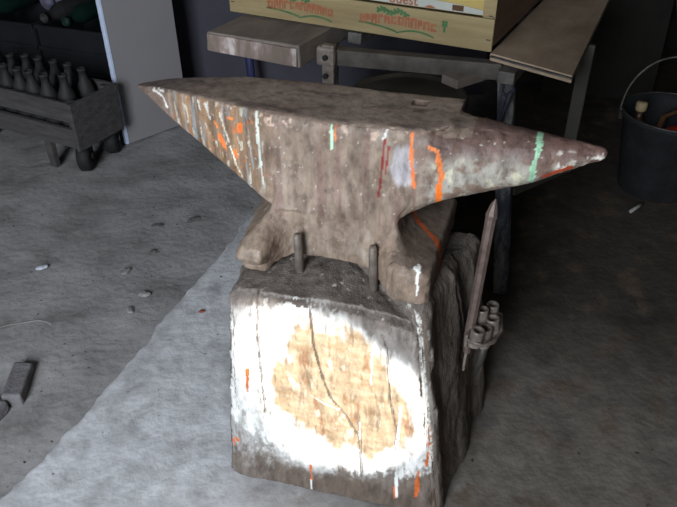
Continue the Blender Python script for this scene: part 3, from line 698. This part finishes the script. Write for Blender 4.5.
# ------------------------------------------------------------ leaning board
pn = thing('leaning_board', 'tall grey laminate board with pale blue edge leaning at back left', 'board', (-.869, 2.602, -.018), math.atan2(.218, .209))
bm = bmesh.new(); box(bm, (.155, .010, .95), (.300, .018, 1.9)); bb = obj('board_face', bm, m_panel, pn)
bm = bmesh.new(); box(bm, (-.002, .010, .95), (.012, .021, 1.9), bevel=.002); obj('edge_strip', bm, m_paneledge, pn)
for c_ in pn.children: c_.rotation_euler = (R(-1), 0, 0)

# ------------------------------------------------------------ slatted bottle cart
CA = math.atan2(-.45, .89)
cart = thing('slatted_cart', 'weathered grey slatted box on small black wheels at far left', 'cart', (-.964, 2.335, -.024), CA)
def cp(name, c, s, m=m_cart, par=cart, rot=None): bm = bmesh.new(); box(bm, c, s, rot=rot, bevel=.003, jitter=.001); return obj(name, bm, m, par)
LN, DP = .86, .205
for z in (.160, .262):
    cp('slat', (-LN / 2, -.009, z), (LN, .018, .075)); cp('slat', (-LN / 2, DP + .009, z), (LN, .018, .075))
cp('end_panel', (.009, DP / 2, .205), (.018, DP + .036, .185)); cp('end_panel', (-LN - .009, DP / 2, .205), (.018, DP + .036, .185))
cp('base_board', (-LN / 2, DP / 2, .132), (LN, DP, .016))
for x in (-.016, -LN + .016):
    for y in (.015, DP - .015): cp('corner_post', (x, y, .215), (.028, .028, .165))
cp('leg', (-.165, .006, .066), (.034, .024, .125)); cp('leg', (-.70, .006, .066), (.034, .024, .125))
for x, y in ((-.035, .045), (-.24, .17), (-.62, .10), (-.05, .21)):
    bm = bmesh.new(); lathe(bm, [(.02, -.024), (.048, -.024), (.058, -.017), (.058, .017), (.048, .024), (.02, .024), (.018, .010), (.0001, .010)], 28, M=Matrix.Rotation(R(90), 3, 'Y'))
    wl = obj('wheel', bm, m_rubber, cart, smooth=True, loc=(x, y, .0585), rot=(0, 0, R(35)))
    bm = bmesh.new(); tube(bm, [(-.03, 0, 0), (.03, 0, 0)], .012, 10); obj('axle', bm, m_darkmetal, wl)
    cp('wheel_bracket', (x, y + .0, .118), (.05, .05, .014), m_darkmetal)

def bottle_mesh(h, r, sq=False):
    bm = bmesh.new()
    lathe(bm, [(.0001, .004), (r * .6, .001), (r * .95, .004), (r, .014), (r, h * .62), (r * .88, h * .70), (r * .60, h * .79), (r * .46, h * .85), (r * .43, h * .955), (r * .52, h * .960), (r * .52, h), (r * .36, h), (r * .35, h * .93), (.0001, h * .93)], 20)
    return bm
ordn = ['rightmost', 'second from right', 'third from right', 'fourth from right', 'fifth from right', 'sixth from right', 'seventh from right', 'eighth from right', 'ninth from right', 'tenth from right', 'eleventh from right']
proto = None
CM = Matrix.Rotation(CA, 3, 'Z'); CB = Vector((-.964, 2.335, -.024))
def ctw(x, y, z): return CM @ Vector((x, y, z)) + CB
k = 0
for rowy, xs, rname in ((.046, [-.070, -.145, -.220, -.295, -.370, -.445, -.520, -.595], 'front'), (.152, [-.068, -.146, -.222, -.298, -.372, -.448, -.524], 'back')):
    for i, x in enumerate(xs):
        if proto is None:
            proto = obj('dusty_bottle', bottle_mesh(.232, .033), m_bottle, None, smooth=True); o = proto
        else:
            o = proto.copy(); C.objects.link(o)
        o.location = ctw(x + .0, rowy + random.uniform(-.006, .006), .1415); o.rotation_euler = (R(random.uniform(-2, 2)), R(random.uniform(-2, 2)), 0)
        o.scale = (1, 1, random.uniform(.93, 1.04))
        tag(o, 'dusty dark bottle in the slatted cart, %s row, %s' % (rname, ordn[i]), 'bottle', 'bottles standing in the slatted cart')

# stacked dark bottle crates behind the cart, bottles lying on them
RA = R(-20); RM = Matrix.Rotation(RA, 3, 'Z'); RB = Vector((-1.02, 2.98, -.022))
def rtw(x, y, z): return RM @ Vector((x, y, z)) + RB
def make_pcrate():
    t = thing('plastic_crate', '', 'crate', (0, 0, 0), 0, 'dark crates stacked behind the cart')
    for nm, c, s in (('front_wall', (0, -.14, .10), (.36, .012, .195)), ('back_wall', (0, .14, .10), (.36, .012, .195))):
        bm = bmesh.new(); box(bm, c, s, bevel=.003)
        for zz in (.012, .10, .190): box(bm, (0, c[1] + (-.008 if c[1] < 0 else .008), zz), (.372, .010, .016), bevel=.002)
        obj(nm, bm, m_plastic, t)
    for x in (-.178, .178):
        bm = bmesh.new(); box(bm, (x, 0, .10), (.012, .28, .195), bevel=.003); obj('side_wall', bm, m_plastic, t)
    bm = bmesh.new(); box(bm, (0, 0, .008), (.35, .27, .012)); obj('crate_floor', bm, m_plastic, t)
    return t
def dup(root, loc, rz):
    r = root.copy(); C.objects.link(r); r.location = loc; r.rotation_euler = (0, 0, rz)
    for ch in list(root.children):
        c = ch.copy(); C.objects.link(c); c.parent = r
    return r
pc = make_pcrate(); first = True
for col, cn in enumerate(('column beside the grey board', 'middle column', 'leftmost column')):
    for lv, ln in enumerate(('lower', 'upper')):
        loc = rtw(-.03 - col * .385, 0, lv * .203)
        if first: o = pc; o.location = loc; o.rotation_euler = (0, 0, RA); first = False
        else: o = dup(pc, loc, RA)
        o['label'] = 'dark plastic crate behind the cart, %s of the %s' % (ln, cn)
tz = 0
lay = [(-.03, -.05, 3, m_greenglass, 'green bottle lying on the stacked crates nearest the grey board'),
       (-.13, -.04, 0, m_bottle, 'dark bottle lying on the stacked crates, second from the grey board'),
       (-.42, -.05, 3, m_greenglass, 'green bottle lying on the crates left of the lilac canister'),
       (-.52, -.04, 2, m_bottle, 'dark bottle lying on the crates, second left of the lilac canister'),
       (-.63, -.05, 4, m_bottle, 'dark bottle lying farthest left on the stacked crates')]
for x, y, a, m, lab in lay:
    o = obj('wine_bottle', bottle_mesh(.28, .037), m, None, smooth=True)
    o.location = rtw(x, y + .14, 2 * .203 + .0375); o.rotation_euler = (R(90), 0, RA + R(a)); tag(o, lab, 'bottle', 'bottles lying on the stacked crates')
cn = thing('lilac_canister', 'pale lilac canister lying on the stacked crates at top left', 'canister', rtw(-.275, .08, 2 * .203 + .052), RA + R(24))
bm = bmesh.new(); lathe(bm, [(.0001, -.10), (.046, -.10), (.05, -.09), (.05, .07), (.04, .085), (.0001, .085)], 24, M=Matrix.Rotation(R(90), 3, 'X')); obj('canister_body', bm, m_lilac, cn, smooth=True)
bm = bmesh.new(); lathe(bm, [(.0001, .083), (.022, .083), (.022, .115), (.0001, .115)], 18, M=Matrix.Rotation(R(90), 3, 'X')); obj('cap', bm, m_lilac, cn, smooth=True)

# ------------------------------------------------------------ bucket with wire handle, right
BC = Vector((1.150, 2.21, 0.003)); BH = .29; BR_ = .168
bk = thing('black_bucket', 'dirty black bucket with raised wire handle at the right edge', 'bucket', BC)
bm = bmesh.new(); lathe(bm, [(.0001, .0), (.118, .0), (.125, .006), (BR_ - .006, BH - .02), (BR_ + .004, BH - .016), (BR_ + .005, BH), (BR_ - .004, BH + .001), (BR_ - .010, BH - .02), (.117, .012), (.0001, .012)], 40); obj('pail', bm, m_bucket, bk, smooth=True)
bm = bmesh.new(); tube(bm, [((BR_ + .004) * math.cos(a), (BR_ + .004) * math.sin(a), BH + .001) for a in [2 * math.pi * k / 40 for k in range(41)]], .0035, 8); obj('rim', bm, m_darkmetal, bk, smooth=True)
ha = R(-14)
hp = []
for k in range(25):
    a = math.pi * k / 24; x = -(BR_ + .006) * math.cos(a); z = .200 * math.sin(a); hp.append((x * math.cos(ha), x * math.sin(ha) + z * .25, BH - .02 + z * .97))
bm = bmesh.new(); tube(bm, hp, .0032, 8); obj('wire_handle', bm, m_metal, bk, smooth=True)
for s_ in (-1, 1):
    bm = bmesh.new(); box(bm, (s_ * (BR_ + .004) * math.cos(ha), s_ * (BR_ + .004) * math.sin(ha), BH - .025), (.014, .022, .03), bevel=.003); obj('handle_lug', bm, m_darkmetal, bk)
nb = thing('brown_bottle', 'small brown bottle with beige cap standing inside the bucket', 'bottle', BC + Vector((-.098, .045, .172)))
bm = bmesh.new(); lathe(bm, [(.0001, .0), (.018, .0), (.020, .004), (.020, .05), (.016, .070), (.011, .082), (.010, .105), (.0001, .105)], 20); obj('bottle_glass', bm, m_brown, nb, smooth=True)
bm = bmesh.new(); lathe(bm, [(.0001, .105), (.017, .105), (.019, .109), (.019, .132), (.016, .136), (.0001, .136)], 20); obj('cap', bm, m_cork, nb, smooth=True)
bm = bmesh.new(); bmesh.ops.create_icosphere(bm, subdivisions=3, radius=.052)
for v in bm.verts: v.co = Vector((v.co.x * 1.15, v.co.y, v.co.z * .72 + .004 * fbm(v.co.x * 20, v.co.y * 20, v.co.z * 20)))
o = obj('red_pouch', bm, m_red, None, smooth=True, loc=BC + Vector((.030, -.02, .2065))); tag(o, 'glossy red rounded thing lying on top inside the bucket', 'pouch')
bm = bmesh.new(); tube(bm, [(-.05, -.03, .0), (-.045, -.01, .09), (-.02, .03, .15), (.03, .05, .17), (.09, .05, .15)], .011, 10)
for v in bm.verts: v.co.z = v.co.z * .5 + .185
o = obj('brown_hose', bm, m_brown, None, smooth=True, loc=BC); tag(o, 'dark red-brown hose curling inside the bucket around the red pouch', 'hose')
bm = bmesh.new(); lathe(bm, [(.0001, .016), (.108, .016), (.128, .168), (.0001, .170)], 30); o = obj('bucket_rubbish', bm, m_dark, None, smooth=True, loc=BC); tag(o, 'dark rubbish filling the lower half of the bucket', 'rubbish', kind='stuff')
bm = bmesh.new(); tube(bm, [(1.00, 2.02, .010), (1.03, 2.045, .012), (1.06, 2.07, .010)], .006, 8); o = obj('pale_stick', bm, m_wire, None, smooth=True); tag(o, 'short pale rod lying on the floor in front of the bucket', 'rod')

# dark boards leaning at the back right
def lean_board(c, s, rot, label, m=m_dark):
    bm = bmesh.new(); box(bm, (0, 0, s[2] / 2), s, bevel=.003); o = obj('dark_board', bm, m, None, loc=c, rot=rot); tag(o, label, 'board', None); return o
lean_board((1.20, 3.05, .003), (.55, .02, 1.05), (R(-12), R(6), R(8)), 'wide dark board leaning at the back behind the bucket')
lean_board((1.62, 2.95, .003), (.10, .03, 1.3), (R(-14), R(-14), 0), 'narrow dark plank tilted against the back beside the wide board', m_metal)
lean_board((.86, 3.25, .003), (.34, .02, .80), (R(-10), 0, R(-6)), 'smaller dark sheet leaning behind the bench legs')

# ------------------------------------------------------------ small litter on the floor
def rock(name, label, cat, loc, s, m, rz=0, seed=0, group=None):
    bm = bmesh.new(); bmesh.ops.create_icosphere(bm, subdivisions=3, radius=1)
    for v in bm.verts:
        d = 1 + .28 * fbm(v.co.x * 1.3 + seed, v.co.y * 1.3, v.co.z * 1.3); v.co = Vector((v.co.x * s[0] * d, v.co.y * s[1] * d, v.co.z * s[2] * d))
    o = obj(name, bm, m, None, loc=loc, rot=(0, 0, rz)); tag(o, label, cat, group); return o
bm = bmesh.new(); box(bm, (0, 0, .002), (.046, .125, .045), bevel=.006, jitter=.004)
o = obj('wood_offcut', bm, m_stonedark, None, loc=(-.806, 1.235, -.022), rot=(0, R(4), R(8))); tag(o, 'grey block offcut on the dirt at the left edge', 'offcut')
bm = bmesh.new(); box(bm, (0, 0, .006), (.07, .10, .036), bevel=.008, jitter=.006)
o = obj('broken_brick', bm, m_stonedark, None, loc=(-.850, 1.130, -.022), rot=(0, 0, R(-20))); tag(o, 'dark broken block cut by the left edge below the grey offcut', 'block')
bm = bmesh.new(); tube(bm, [(-.97 + .17 * t, 1.42 + .06 * math.sin(t * 2.4) , -.017 + .004 * math.sin(t * 9)) for t in [k / 20 for k in range(21)]], 0.0011, 6)
o = obj('bent_wire', bm, m_wire, None); tag(o, 'thin pale wire curving over the dirt at the left', 'wire')
rock('white_chip', 'small bright white chip lying on the dirt far left', 'chip', (-.925, 1.735, -.018), (.019, .010, .004), m_chip, .4, 1)
rock('rubble_piece', 'low grey lump of rubble on the dirt nearest the slab edge', 'rubble', (-.575, 1.605, -.020), (.018, .012, .006), m_stone, .2, 2)
rock('rubble_piece', 'grey flake of rubble left of the lump by the slab', 'rubble', (-.66, 1.72, -.020), (.020, .012, .005), m_stone, 1.2, 3)
rock('rubble_piece', 'small grey pebble in the middle of the dirt strip', 'rubble', (-.60, 1.53, -.020), (.014, .010, .006), m_stone, 2.2, 4)
rock('dark_clod', 'dark clod of earth on the dirt behind the left horn', 'clod', (-.50, 2.02, -.021), (.026, .017, .003), m_clod, .7, 5)
rock('dark_clod', 'dark clod of earth between the left horn tip and slab', 'clod', (-.62, 1.98, -.020), (.020, .013, .003), m_clod, .1, 6)
rock('dark_clod', 'dark clod near the middle of the dirt beside slab', 'clod', (-.60, 1.82, -.020), (.017, .011, .003), m_clod, 1.1, 8)
rock('brick_chip', 'tiny red-brown brick chip on the slab left of the block', 'chip', (-.385, 1.50, .001), (.010, .006, .003), plain('brick_red', (.30, .10, .07)), .3, 9)
